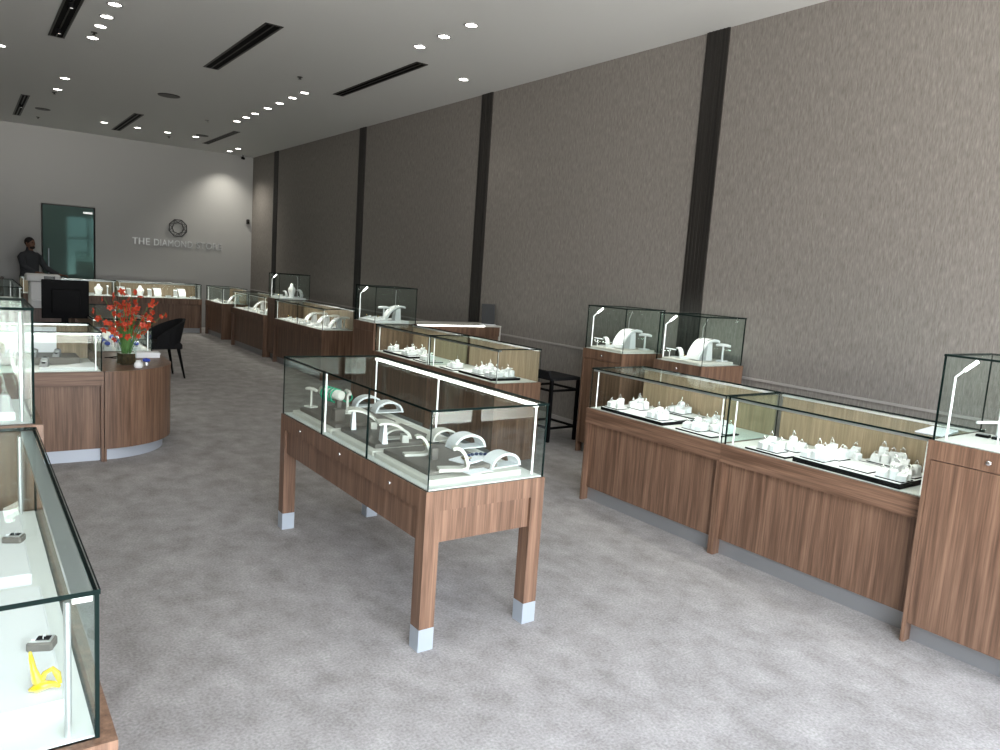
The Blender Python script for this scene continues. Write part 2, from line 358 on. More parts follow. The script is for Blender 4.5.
for i, x in enumerate((1.985, 2.494, 2.974, 3.443)): downlight(x, 14.40, ['leftmost', 'second from left', 'third from left', 'rightmost'][i]+' round downlight of the cross row before the back wall', 'cross row of downlights by the back wall')
downlight(4.39, 15.08, 'farther corner pair downlight, the one away from the back wall', 'corner downlights', power=3)
downlight(4.38, 15.62, 'corner downlight that washes the back wall with a bright patch', 'corner downlights', power=9)
downlight(4.455, 7.137, 'single round downlight close to the right wall by a dark strip', 'single downlights')
downlight(.386, 10.005, 'single round downlight cut by the left edge of the picture', 'single downlights')
for x, y, r, l in ((2.30, 11.075, .135, 'large black round ceiling speaker in the middle of the ceiling'), (1.08, 14.02, .10, 'black round ceiling speaker at far left near the glass door'), (3.49, 14.15, .10, 'black round ceiling speaker at the far right beside a slot')):
    t = empty('ceiling_speaker', (x, y, ZC), 0, l, 'speaker', 'round ceiling speakers')
    MB().lathe([(r-.012, -.008), (r, -.008), (r+.006, 0)], 30).build('rim', 'strip', t); MB().lathe([(.0001, -.006), (r-.012, -.008), (r-.012, -.001)], 30).build('grille', 'black', t)
for x, y, l in ((3.171, 8.582, 'small dark sprinkler head beside the row of seven downlights'), (3.158, 12.522, 'small dark sprinkler head far down the ceiling on the right'), (1.084, 14.976, 'small dark sprinkler head near the far left slot'), (1.10, 8.6, 'small dark sprinkler head between the top left downlights'), (1.09, 12.35, 'small dark sprinkler head beside the left pair of downlights'), (3.1, 14.9, 'small dark sprinkler head near the back wall cross row')):
    t = empty('sprinkler_head', (x, y, ZC), 0, l, 'sprinkler', 'ceiling sprinkler heads')
    MB().lathe([(.03, -.004), (.03, 0)], 14).build('plate', 'strip', t); MB().lathe([(.008, -.004), (.008, -.02), (.018, -.022), (.018, -.025)], 12).build('deflector', 'strip', t)
t = empty('security_camera', (4.71, 15.84, ZC), 0, 'small dark security camera hanging from the ceiling in the far corner', 'camera')
MB().lathe([(.035, -.01), (.035, 0)], 16).build('mount', 'alu', t); MB().tube([(0, 0, -.01), (0, 0, -.05)], .01).build('neck', 'black', t); MB().tube([(0, .05, -.065), (0, -.06, -.085)], .026, 12).build('body', 'black', t)
t = empty('wall_camera', (XR-.09, YB-.02, 2.24), 0, 'small dark sensor high on the corner of the back wall', 'sensor')
MB().box(-.03, -.03, -.05, .03, .02, .05, bev=.01).build('housing', 'strip', t); MB().ball((0, -.035, -.015), .016).build('eye', 'black', t)

# ------------------------------------------------------------------ showcases
LOW, LOWTOP, TALL, TALLTOP = .645, .912, .922, 1.287
def showcase(name, x, y, rz, Wd, L, label, group, wz=LOW, gz=LOWTOP, tall=False, rear='doors', seam=None, light=1.0, lite_posts=True, sides=(1, 1), band='wood_h', kick='kick', lock=None, head=True, inset=.01, postr=.0038, postx=.03):
    t = empty(name, (x, y, 0), rz, label, 'display case', group); bd = .10 if not tall else .082; g = .007; i = inset
    MB().box(.02 if tall else .038, .018, .09, Wd-.005, L-.018, wz-bd).build('body', 'wood', t)
    if tall:
        b = MB(); b.box(0.003, .02, .092, .02, L-.02, wz-bd-.004); b.box(.018, .02, .092, .0205, L-.02, wz-bd); b.build('door', 'wood', t)
    for yy in (0, L-.018): MB().box(0, yy, 0, Wd, yy+.018, wz-bd).build('side_panel', 'wood', t)
    MB().box(.055, .018, 0, Wd-.03, L-.018, .09).build('plinth', kick, t)
    MB().box(-.001 if tall else -.004, 0, wz-bd, Wd, L, wz).build('top_rail', 'wood' if tall else band, t)
    if lock is not None:
        b = MB(); X = Matrix.Translation((-.004, lock, wz-.045)) @ Matrix.Rotation(R(-90), 4, 'Y'); b.lathe([(.011, 0), (.011, .006), (.008, .008), (.0001, .008)], 16, X=X); b.build('lock', 'chrome', t)
    MB().box(i+g, i+g, wz, Wd-i-.02, L-i-g, wz+.004).build('deck', 'deck', t)
    pane('front_pane', t, i, i, wz, i+g, L-i, gz)
    for k, yy in enumerate((i, L-i-g)):
        if sides[k]: pane('side_pane', t, i+g, yy, wz, Wd-i, yy+g, gz)
    pane('top_pane', t, i-.002, i-.002, gz, Wd-i+.002, L-i+.002, gz+g+.002)
    if rear == 'doors':
        h = L/2
        MB().box(Wd-i-.020, i+g, wz+.004, Wd-i-.010, h+.02, gz-.012).build('sliding_door', 'lit_walnut', t)
        MB().box(Wd-i-.009, h-.02, wz+.004, Wd-i, L-i-g, gz-.012).build('sliding_door', 'lit_walnut', t)
        MB().box(Wd-i-.024, i+g, gz-.012, Wd-i, L-i-g, gz).build('door_track', 'alu', t)
    else:
        pane('rear_pane', t, Wd-i-g, i+g, wz, Wd-i, L-i-g, gz)
    if seam:
        MB().box(i-.001, seam-.003, wz, i+g+.001, seam+.003, gz).build('pane_joint', 'edge', t)
    # lighting posts and rail
    if tall and not head:
        MB().tube([(i+.035, L-.05, wz+.004), (i+.035, L-.05, gz-.01)], .006, 8).build('light_post', 'alu', t)
    elif tall:
        pts = [(i+.035, L-.05, wz+.004), (i+.035, L-.05, gz-.085), (i+.07, L-.09, gz-.03)]
        MB().tube(pts, .0045, 8).build('light_post', 'ledsoft', t)
        MB().tube([(i+.055, L-.073, gz-.055), (i+.085, L-.107, gz-.012)], .0075, 8).build('light_head', 'led', t)
        MB().tube([(Wd-.06, L-.10, wz+.004), (Wd-.06, L-.10, gz-.10), (Wd-.09, L-.16, gz-.03)], .004, 8).build('light_post', 'alu', t)
    else:
        for yy in ((.045, L-.045)):
            MB().tube([(i+postx, yy, wz+.004), (i+postx, yy, gz-.014)], postr, 12).build('light_post', 'ledsoft' if lite_posts else 'alu', t)
        MB().box(i+g+.002, i+g, gz-.014, i+.04, L-i-g, gz-.001).build('light_rail', 'alu', t)
    if light:
        la = bpy.data.lights.new('case_light', 'AREA'); la.shape = 'RECTANGLE'; la.size = .03; la.size_y = L*.85; la.energy = CASE_W*light*L; la.color = (1, .97, .90)
        lo = bpy.data.objects.new('case_light', la); COL.objects.link(lo); lo.parent = t; lo.location = (i+.06, L/2, gz-.022); lo.rotation_euler = (0, R(-25), 0)
        if tall: la.size = .05; la.size_y = .1; la.energy = CASE_W*light*.6
    return t
GL, GT = 'low wall counters with glass tops', 'tall glass topped cabinets'
showcase('display_counter', 3.44, 2.557, 0, .535, 1.118, 'low walnut counter case with ring blocks in front of two tall cabinets', GL)
showcase('display_counter', 3.44, 1.449, 0, .535, 1.106, 'low walnut counter case joined to the tall cabinet at the right edge', GL)
showcase('tall_display_cabinet', 3.373, .97, 0, .49, .477, 'tall walnut cabinet with glass case cut by the right picture edge', GT, TALL, TALLTOP, True, 'glass', lock=.235)
showcase('tall_display_cabinet', 4.455, 3.56, 0, .50, .475, 'tall glass topped cabinet in front of a dark wall strip, right of two', GT, TALL, TALLTOP, True, 'glass', lock=.235)
showcase('tall_display_cabinet', 4.385, 4.32, 0, .49, .475, 'tall glass topped cabinet against the wall beside the black stool', GT, TALL, TALLTOP, True, 'glass', lock=.235)
showcase('display_counter', 3.39, 4.69, 0, .46, 1.075, 'low walnut counter case behind the free standing table case, nearer half', GL, band='wood')
showcase('display_counter', 3.39, 5.768, 0, .46, 1.085, 'low walnut counter case behind the table case, farther half', GL, band='wood')
showcase('tall_display_cabinet', 3.385, 6.86, 0, .50, .49, 'tall glass topped cabinet joined to the white edged return counter', GT, TALL, TALLTOP, True, 'glass')
showcase('display_counter', 3.69, 8.94, 0, .46, 1.82, 'low dark counter case with curved white stands below the far tall cabinet', GL, band='wood', seam=.9)
showcase('tall_display_cabinet', 3.76, 10.78, 0, .49, .48, 'farthest tall glass topped cabinet with a white bust inside', GT, TALL, TALLTOP, True, 'glass')
showcase('display_counter', 3.71, 11.28, 0, .46, 1.65, 'low dark counter case to the left of the farthest tall cabinet', GL, band='wood', seam=.8)
showcase('display_counter', 3.76, 13.72, 0, .46, 1.1, 'low dark counter case closing the far right corner', GL, band='wood')
showcase('display_counter', 3.70, 14.85, PI/2, .48, 1.45, 'low counter case along the back wall below the wall sign', GL, band='wood', seam=.1)
showcase('display_counter', 2.24, 14.85, PI/2, .48, 1.45, 'low counter case along the back wall before the glass door', GL, band='wood')
showcase('display_counter', .64, 13.80, PI, .46, 2.4, 'dark low counter case at far left before the standing man', GL, band='wood', rear='glass', light=.4)
showcase('display_counter', .20, 2.74, PI, .50, 1.40, 'white floored glass counter at the near left corner with a yellow figurine', GL, rear='doors', light=.12, lite_posts=False, band='wood', inset=.022, postr=.006, postx=.046)
showcase('tall_display_cabinet', .20, 3.235, PI, .50, .49, 'tall glass cabinet at the left picture edge reflecting daylight', GT, TALL, TALLTOP, True, 'glass', head=False, light=.1, inset=.02)
showcase('display_counter', .785, 5.74, PI/2, .72, 1.35, 'low walnut counter case facing the camera beside the rounded counter end', GL, band='wood_h', kick='kick_light', light=.7)
showcase('display_counter', 1.32, 8.62, PI, .47, 1.76, 'low glass case of blue dial watches behind the flower vase', GL, band='wood', light=.8)
# rounded counter end
t = empty('rounded_counter', (.79, 6.27, 0), 0, 'walnut counter end with a rounded front under the red flowers', 'counter')
def rnd(r, y1=.57, n=22): return [(0, -r)]+[(r*math.sin(a), -r*math.cos(a)) for a in [PI/2*k/n for k in range(1, n+1)]]+[(r, y1), (0, y1)]
MB().prism(rnd(.53), .09, LOW-.012, smooth=False).build('body', 'wood', t)
MB().prism(rnd(.532), LOW-.012, LOW).build('counter_top', 'wood', t)
MB().prism(rnd(.475), 0, .09).build('plinth', 'kick_light', t)
MB().box(-.003, -.53, 0, .012, -.45, .09).build('foot_panel', 'wood', t)
# return counter to the wall
t = empty('return_counter', (3.89, 6.86, 0), 0, 'walnut counter with a bright white top edge running to the wall', 'counter')
MB().box(0, .02, .09, 1.075, .46, .885).build('body', 'wood', t)
MB().box(0, 0, .80, 1.075, .02, .905).build('apron', 'wood', t)
MB().box(0, .05, 0, 1.075, .42, .09).build('plinth', 'kick', t)
MB().box(1.075, 0, 0, 1.093, .46, .905).build('end_panel', 'cream', t)
MB().box(0, -.004, .905, 1.093, .46, .922).build('counter_top', 'cream', t)
MB().box(0, -.010, .908, .86, -.0045, .920).build('light_strip', 'led', t)
# tablet on stand
t = empty('tablet_stand', (4.87, 6.97, .922), R(-30), 'small dark tablet leaning on a white stand at the end of the white edged counter', 'tablet')
MB().box(-.09, -.05, 0, .09, .06, .012, bev=.004).build('base', 'white', t)
X = Matrix.Translation((0, -.02, .012)) @ Matrix.Rotation(R(-20), 4, 'X')
MB().box(-.075, -.006, 0, .075, .006, .235, X=X).build('tablet', 'screen', t)
MB().sheet([(0, .012), (.035, .07), (.06, .16)], .05, .05, .008, X=Matrix.Rotation(R(90), 4, 'Z')).build('brace', 'white', t)

# ------------------------------------------------------------------ the free standing table case
TX0, TX1, TY0, TY1, TZ = 1.424, 2.010, 2.372, 3.985, .654
t = empty('table_case', (TX0, TY0, 0), 0, 'free standing walnut table case on four steel tipped legs in the middle of the carpet', 'display case')
LX, LY = TX1-TX0, TY1-TY0; lg = .068
for lx in (0, LX-lg):
    for ly in (0, LY-lg):
        lo = MB().box(lx, ly, .093, lx+lg, ly+lg, TZ-.125).build('leg', 'wood', t)
        MB().box(lx-.0005, ly-.0005, 0, lx+lg+.0005, ly+lg+.0005, .093).build('foot_cap', 'metal', lo)
MB().box(0, 0, TZ-.082, LX, LY, TZ).build('top_rail', 'wood', t)
b = MB(); b.box(lg, .014, TZ-.215, LX-lg, .032, TZ-.082); b.box(lg, LY-.032, TZ-.215, LX-lg, LY-.014, TZ-.082)
b.box(.014, lg, TZ-.215, .032, LY-lg, TZ-.082); b.box(LX-.032, lg, TZ-.215, LX-.014, LY-lg, TZ-.082); b.build('apron', 'wood', t)
for lx in (0, LX-lg):
    for ly in (0, LY-lg): MB().box(lx, ly, TZ-.125, lx+lg, ly+lg, TZ-.082).build('leg_head', 'wood', t)
for fy in (.30, .81, 1.32):
    b = MB(); X = Matrix.Translation((-.001, fy, TZ-.042)) @ Matrix.Rotation(R(-90), 4, 'Y'); b.lathe([(.008, 0), (.008, .004), (.0001, .005)], 14, X=X); b.build('lock', 'chrome', t)
g = .006; GZ = .966
MB().box(.012, .012, TZ, LX-.012, LY-.012, TZ+.005).build('deck', 'deck', t)
pane('front_pane', t, .006, .006, TZ, .012, LY-.006, GZ); pane('rear_pane', t, LX-.012, .006, TZ, LX-.006, LY-.006, GZ)
pane('side_pane', t, .012, .006, TZ, LX-.012, .012, GZ); pane('side_pane', t, .012, LY-.012, TZ, LX-.012, LY-.006, GZ)
pane('top_pane', t, .004, .004, GZ, LX-.004, LY-.004, GZ+g+.003)
for yy in (.545, 1.055): MB().box(.0045, yy-.0025, TZ, .0125, yy+.0025, GZ).build('pane_joint', 'edge', t)
for xx, yy in ((LX-.035, .05), (LX-.035, .86), (LX-.035, LY-.045), (.035, 1.08)):
    MB().tube([(xx, yy, TZ+.005), (xx, yy, GZ-.012)], .0045, 8).build('light_post', 'ledsoft', t)
MB().box(LX-.045, .05, GZ-.013, LX-.025, LY-.045, GZ-.002).build('light_rail', 'led', t)

# ------------------------------------------------------------------ stands and trays
def plate(x0, y0, x1, y1, z0, z1, label, cat='tray', name='display_tray', top='white', rim='black', group='display trays', rz=0):
    cx, cy = (x0+x1)/2, (y0+y1)/2; t = empty(name, (cx, cy, z0), rz, label, cat, group)
    hx, hy, h = (x1-x0)/2, (y1-y0)/2, z1-z0
    MB().box(-hx, -hy, 0, hx, hy, h-.0015, bev=.002).build('base', rim, t)
    MB().box(-hx+.004, -hy+.004, h-.0015, hx-.004, hy-.004, h).build('pad', top, t)
    return t
def slab(x0, y0, x1, y1, z0, z1, label, mat='cream', group='display platforms'):
    o = MB().box(-(x1-x0)/2, -(y1-y0)/2, 0, (x1-x0)/2, (y1-y0)/2, z1-z0, bev=.004).build('display_platform', mat, loc=((x0+x1)/2, (y0+y1)/2, z0))
    return tag(o, label, 'platform', group)
_rb = {}
def ring_block(x, y, z, h, rz, label, group, kind=0):
    if kind not in _rb:
        t = empty('ring_block', (x, y, z), rz, label, 'ring display', group); w = .021
        b = MB()
        if kind == 0:   # slanted block
            b.add([(-w, -w, 0), (w, -w, 0), (w, w, 0), (-w, w, 0), (-w, -w, .032), (w, -w, .046), (w, w, .046), (-w, w, .032)], [(0, 3, 2, 1), (4, 5, 6, 7), (0, 1, 5, 4), (1, 2, 6, 5), (2, 3, 7, 6), (3, 0, 4, 7)])
        else:           # square block with domed top
            b.box(-w*.9, -w*.9, 0, w*.9, w*.9, .046, bev=.007)
        b.build('block', 'white', t)
        b = MB(); b.torus((0, 0, .053), .0105, .0017, 14, 6, axis='X'); b.ball((0, 0, .066), .0042, n=8); b.build('ring', 'chrome', t)
        _rb[kind] = t
    else:
        t = copy_tree(_rb[kind]); t['label'] = label; t['group'] = group
    t.location = (x, y, z); t.rotation_euler = (0, 0, rz); t.scale = (1, 1, h)
    return t
WRD = {1: ['single'], 2: ['left', 'right'], 3: ['left', 'middle', 'right'], 4: ['leftmost', 'second from left', 'third from left', 'rightmost'],
       5: ['leftmost', 'second from left', 'middle', 'fourth from left', 'rightmost'], 6: ['leftmost', 'second from left', 'third from left', 'fourth from left', 'fifth from left', 'rightmost']}
def cluster(cx, cy, z, pts, where, tray=(.11, .13)):
    """a small black edged pad with white ring blocks; pts = (dx, dy, height)"""
    plate(cx-tray[0]/2, cy-tray[1]/2, cx+tray[0]/2, cy+tray[1]/2, z, z+.006, 'thin black edged '+where, group='thin pads under ring blocks')
    P = sorted(pts, key=lambda p: (_r.x*p[0]+_r.y*p[1]))
    for k, (dx, dy, h) in enumerate(P):
        size = 'tall' if h > 1.25 else ('low' if h < .85 else 'medium')
        ring_block(cx+dx, cy+dy, z+.0062, h, random.uniform(-.5, .5), '%s white ring block, %s, %s' % (size, WRD[len(P)][k], where), 'white ring blocks', k % 2)
c4 = [(-.03, .035, 1), (-.03, -.025, .8), (.025, .03, 1.35), (.025, -.03, 1.05)]
c5 = [(-.032, .04, .8), (-.03, -.012, 1), (.02, -.045, .9), (.03, .012, 1.4), (-.025, -.05, .75)]
c3 = [(-.02, .03, .9), (.02, -.005, 1.25), (-.015, -.04, .8)]
c6 = [(-.032, .05, .8), (-.03, 0, 1), (-.03, -.05, .9), (.028, .045, 1.5), (.03, -.005, 1.2), (.028, -.052, 1.35)]
# right pair, left case (A)
z0 = LOW+.004
plate(3.465, 3.02, 3.76, 3.57, z0, z0+.022, 'long thick black edged tray in the case before tall cabinets', group='long black edged trays')
zt = z0+.022
cluster(3.535, 3.49, zt, c3, 'left pad of long tray, case before tall cabinets')
cluster(3.68, 3.42, zt, c4, 'back pad of long tray, case before tall cabinets')
cluster(3.54, 3.12, zt, c4, 'right pad of long tray, case before tall cabinets')
plate(3.60, 3.02, 3.69, 3.14, zt, zt+.004, 'empty thin white pad near the right end of the long tray, case before tall cabinets', group='thin empty pads')
plate(3.78, 3.05, 3.93, 3.35, z0, z0+.025, 'black edged riser at the back of the case before tall cabinets')
cluster(3.85, 3.22, z0+.025, c5, 'riser pad, case before tall cabinets')
plate(3.48, 2.66, 3.74, 2.93, z0, z0+.010, 'thin black edged tray by the joint between the two near counter cases')
cluster(3.56, 2.84, z0+.010, c5, 'left pad of thin tray, case before tall cabinets')
cluster(3.66, 2.72, z0+.010, c4, 'right pad of thin tray, case before tall cabinets')
cluster(3.83, 2.93, z0, c3, 'loose back pad, case before tall cabinets')
# right pair, right case (B)
plate(3.465, 2.17, 3.70, 2.42, z0, z0+.010, 'thin square black edged tray at the left of the case by right cabinet')
cluster(3.54, 2.30, z0+.010, c4, 'front pad of square tray, case by right cabinet')
cluster(3.67, 2.27, z0+.010, c5, 'back pad of square tray, case by right cabinet')
plate(3.465, 1.58, 3.75, 2.13, z0, z0+.026, 'long thick black edged tray in the case by right cabinet', group='long black edged trays')
zt = z0+.026
cluster(3.54, 2.04, zt, c5, 'left pad of long tray, case by right cabinet')
cluster(3.66, 2.02, zt, c4, 'inner pad of long tray, case by right cabinet')
plate(3.50, 1.75, 3.60, 1.90, zt, zt+.006, 'thin pad of flat rings in the middle of the long tray, right case', group='thin empty pads')
cluster(3.545, 1.65, zt, c5, 'right pad of long tray, case by right cabinet')
cluster(3.69, 1.66, zt, c4, 'corner pad of tray, case by right cabinet')
cluster(3.84, 2.02, z0+.004, c3, 'loose back pad, case by right cabinet')
plate(3.78, 1.70, 3.94, 1.95, z0, z0+.022, 'black edged riser at the back of the case by right cabinet')
cluster(3.85, 1.83, z0+.022, c6, 'riser pad, case by right cabinet', (.12, .17))
# counter behind the table (F)
plate(3.43, 4.80, 3.72, 5.30, z0, z0+.022, 'long thick black edged tray in the nearer case behind the table', group='long black edged trays')
zt = z0+.022
cluster(3.50, 4.87, zt, c5, 'right pad of long tray, nearer case behind table')
cluster(3.64, 4.88, zt, c4, 'corner pad of tray, nearer case behind table')
cluster(3.50, 5.06, zt, c4, 'middle pad of long tray, nearer case behind table')
cluster(3.64, 5.16, zt, c5, 'back pad of long tray, nearer case behind table')
plate(3.42, 5.38, 3.62, 5.60, z0, z0+.010, 'thin black edged tray at the left of the nearer case behind the table')
cluster(3.52, 5.50, z0+.010, c5, 'pad on thin tray, nearer case behind table')
plate(3.43, 5.86, 3.62, 6.10, z0, z0+.010, 'thin black edged tray at the right of the farther case behind the table')
cluster(3.52, 5.98, z0+.010, c4, 'pad on thin tray, farther case behind table')
plate(3.43, 6.18, 3.70, 6.72, z0, z0+.022, 'long thick black edged tray in the farther case behind the table', group='long black edged trays')
cluster(3.50, 6.62, zt, c3, 'left pad of long tray, farther case behind table')
cluster(3.62, 6.50, zt, c3, 'back pad of long tray, farther case behind table')
cluster(3.50, 6.30, zt, c5, 'right pad of long tray, farther case behind table')
cluster(3.63, 6.30, zt, c4, 'corner pad of tray, farther case behind table')

def ramp(x, y, z, s, rz, label, group='curved necklace ramps', mat='white', name='necklace_ramp'):
    t = empty(name, (x, y, z), rz, label, 'jewellery stand', group)
    sec = [(-.06+.13*(k/10)**1.15, .004+.115*math.sin(PI/2*(k/10)**.8)) for k in range(11)]+[(.09, .117), (.105, .108)]
    MB().sheet([(a*s, b_*s) for a, b_ in sec], .085*s, .105*s, .012*s).build('ramp', mat, t)
    MB().add([(x_*s, y_*s, z_*s) for x_, y_, z_ in ((.02, -.032, 0), (.075, -.032, 0), (.075, .032, 0), (.02, .032, 0), (.03, -.028, .09), (.07, -.028, .105), (.07, .028, .105), (.03, .028, .09))], [(0, 3, 2, 1), (4, 5, 6, 7), (0, 1, 5, 4), (1, 2, 6, 5), (2, 3, 7, 6), (3, 0, 4, 7)]).build('support', mat, t)
    b = MB(); b.tube([(sec[i][0]*s, yy*s, (sec[i][1]+.0085)*s) for i, yy in ((10, -.04), (7, -.034), (4, -.018), (3, 0), (4, .018), (7, .034), (10, .04))], .0016*s+.0006, 6)
    b.build('necklace', 'chrome', t); return t
def arch(x, y, z, s, rz, label, group='curved arch stands', mat='white'):
    t = empty('arch_stand', (x, y, z), rz, label, 'jewellery stand', group)
    sec = [(-.09*s*math.cos(PI*k/16), .004+.062*s*math.sin(PI*k/16)) for k in range(17)]
    MB().sheet(sec, .085*s, .085*s, .012*s).build('arch', mat, t)
    MB().box(-.10*s, -.042*s, 0, .10*s, .042*s, .005*s).build('base', mat, t); return t
def tbar(x, y, z, s, rz, label, group='small T bar stands', mat='cream'):
    t = empty('t_bar_stand', (x, y, z), rz, label, 'jewellery stand', group)
    MB().box(-.025*s, -.03*s, 0, .025*s, .03*s, .008*s, bev=.002).build('base', mat, t)
    MB().tube([(0, 0, .008*s), (0, 0, .095*s)], [.007*s, .0055*s], 10).build('post', mat, t)
    MB().tube([(0, -.045*s, .098*s), (0, -.02*s, .103*s), (0, .02*s, .103*s), (0, .045*s, .098*s)], [.008*s, .010*s, .010*s, .008*s], 10).build('bar', mat, t); return t
def lstand(x, y, z, s, rz, label, group='bent hand shaped stands', mat='cream'):
    t = empty('bent_stand', (x, y, z), rz, label, 'jewellery stand', group)
    sec = [(-.07, .004), (-.02, .005), (.03, .005), (.052, .012), (.056, .03), (.048, .055), (.036, .08), (.020, .095), (.002, .10), (-.012, .094)]
    MB().sheet([(a*s, c*s) for a, c in sec], .055*s, .042*s, .014*s).build('body', mat, t)
    MB().torus((0.05*s, 0, .055*s), .022*s, .0016, 16, 6, axis='Z').build('bracelet', 'gold', t); return t
def bust(x, y, z, s, rz, label, group='white necklace busts'):
    t = empty('necklace_bust', (x, y, z), rz, label, 'jewellery stand', group)
    b = MB(); pr = [(.045, 0), (.048, .006), (.040, .03), (.052, .07), (.060, .10), (.055, .125), (.030, .15), (.022, .165), (.020, .19), (.0001, .192)]
    b.lathe([(r*s, h*s) for r, h in pr], 20, X=Matrix.Diagonal((.55, 1.15, 1, 1))); b.build('bust', 'white', t)
    MB().tube([((-.030-.006*abs(math.cos(a)))*s, .045*s*math.cos(a), (.135-.05*math.sin(a))*s) for a in [PI*k/10 for k in range(11)]], .0018, 6).build('necklace', 'gold', t); return t
def lowpad(x, y, z, s, rz, label, group='small slanted ring pads', mat='white'):
    t = empty('ring_pad', (x, y, z), rz, label, 'jewellery stand', group)
    MB().add([(a*s, c*s, d*s) for a, c, d in ((-.03, -.03, 0), (.03, -.03, 0), (.03, .03, 0), (-.03, .03, 0), (-.03, -.03, .01), (.03, -.03, .03), (.03, .03, .03), (-.03, .03, .01))], [(0, 3, 2, 1), (4, 5, 6, 7), (0, 1, 5, 4), (1, 2, 6, 5), (2, 3, 7, 6), (3, 0, 4, 7)]).build('pad', mat, t)
    MB().torus((0, 0, .027*s), .009*s, .0015, 14, 5, axis='X').build('ring', 'gold', t); return t

# --- table case contents
dz = TZ+.005
for i, (ya, yb) in enumerate(((3.40, 3.93), (2.93, 3.385), (2.43, 2.915))):
    w_ = ['farthest', 'middle', 'nearest'][i]
    slab(1.468, ya, 1.925, yb, dz, dz+.022, w_+' cream platform in the free standing table case')
for i, (ya, yb) in enumerate(((3.42, 3.90), (2.97, 3.35), (2.49, 2.89))):
    w_ = ['farthest', 'middle', 'nearest'][i]
    plate(1.50, ya, 1.84, yb, dz+.022, dz+.042, w_+' taupe square tray on its cream platform in the table case', top='brown', rim='brown', group='taupe trays in the table case')
zt = dz+.042
def P(px, py, z=None): q = at(px, py, zt if z is None else z); return q.x, q.y
x, y = P(311, 407); tbar(x, y, zt, 1.0, .3, 'small cream T bar stand at the far left end of the table case')
# bolster with green bracelets
x, y = P(331, 411); t = empty('bracelet_bolster', (x, y, zt), R(8), 'cream bracelet roll hung with green stone bracelets in the table case', 'jewellery stand')
MB().tube([(0, .10, .10), (0, .095, .10), (0, -.095, .10), (0, -.10, .10)], [.020, .027, .027, .020], 18).build('roll', 'cream', t)
for yy in (-.07, .07): MB().box(-.012, yy-.012, 0, .012, yy+.012, .078).build('post', 'brown', t)
for k, yy in enumerate((-.05, -.02, .015, .05)): MB().torus((0, yy, .092), .037, .0045, 18, 6, axis='Y').build('bracelet', 'green', t)
x, y = P(338, 420); tag(MB().box(-.028, -.028, 0, .028, .028, .06, bev=.004).build('stand_block', 'brown', loc=(x, y, zt)), 'taupe block with a ring stand on the farthest tray of the table case', 'block')
x, y = P(347, 413); t = tbar(x, y, zt, 1.15, -.2, 'T bar stand draped with green stones right of the bracelet roll'); MB().torus((0, .01, .085), .026, .004, 16, 6, axis='Y').build('bracelet', 'green', t)
x, y = P(361, 407); arch(x+.05, y+.02, zt, .85, R(-5), 'white arch stand at the back of the farthest table tray')
def cardstand(px, py, label, rz=R(-60), s=1):
    x, y = P(px, py); t = empty('card_stand', (x, y, zt), rz, label, 'jewellery stand', 'curved stands with a white card front')
    MB().add([(a*s, c*s, d*s) for a, c, d in ((-.012, -.045, 0), (.012, -.045, 0), (.012, .045, 0), (-.012, .045, 0), (-.006, -.036, .088), (.006, -.036, .088), (.006, .036, .088), (-.006, .036, .088))], [(0, 3, 2, 1), (4, 5, 6, 7), (0, 1, 5, 4), (1, 2, 6, 5), (2, 3, 7, 6), (3, 0, 4, 7)]).build('card', 'paper', t)
    sec = [(-.03+.15*k/10, .092-.06*(k/10)**2.2+.008*math.sin(PI*k/10)) for k in range(11)]
    MB().sheet([(a*s, c*s) for a, c in sec], .10*s, .06*s, .010*s).build('curved_top', 'cream', t)
    MB().box(.085*s, -.025*s, 0, .115*s, .025*s, .035*s).build('support', 'cream', t); return t
cardstand(353, 428, 'white card fronted curved stand on the farthest tray of the table case', R(-20))
cardstand(383, 442, 'white card fronted curved stand on the middle tray of the table case', R(-15))
x, y = P(383, 413); arch(x+.04, y+.03, zt, .85, R(-5), 'white arch stand at the back of the middle table tray')
x, y = P(396, 438); arch(x, y, zt, .7, R(-10), 'cream arch stand at the right of the middle table tray', mat='cream')
x, y = P(417, 455); lstand(x, y, zt, .85, R(-15), 'cream bent stand at the left of the nearest table tray')
x, y = P(433, 459); tag(MB().box(-.016, -.016, 0, .016, .016, .05, bev=.003).build('stand_block', 'brown', loc=(x, y, zt)), 'small taupe block between two bent stands on the nearest table tray', 'block')
x, y = P(454, 470); lstand(x, y, zt, .95, R(-20), 'cream bent stand at the front corner of the nearest table tray')
x, y = P(437, 440); arch(x+.03, y, zt, .75, R(0), 'cream arch stand in the middle of the nearest table tray', mat='cream')
x, y = P(462, 447); arch(x+.02, y, zt, .9, R(0), 'large white arch stand at the back of the nearest table tray')
x, y = P(455, 462); t = empty('necklace_tray', (x+.10, y+.02, zt), R(20), 'blue and white collar necklace lying on a pale card at the nearest table tray', 'necklace')
MB().box(-.10, -.05, 0, .10, .05, .006).build('card', 'paper', t)
b = MB()
for k in range(11): a = PI*k/10; b.ball((.075*math.cos(a), -.035+.055*math.sin(a), .013), .010, .010, .007, n=8)
b.build('collar', 'navy', t)
x, y = P(478, 472); t = empty('flat_card', (x, y, zt+.0), R(10), 'pale folded card at the front edge of the nearest table tray', 'card'); MB().sheet([(-.06, .002), (0, .006), (.06, .002)], .06, .06, .002).build('sheet', 'paper', t)
x, y = P(490, 462); arch(x+.06, y, dz+.022, .85, R(5), 'low white arch stand beyond the right edge of the nearest table tray')

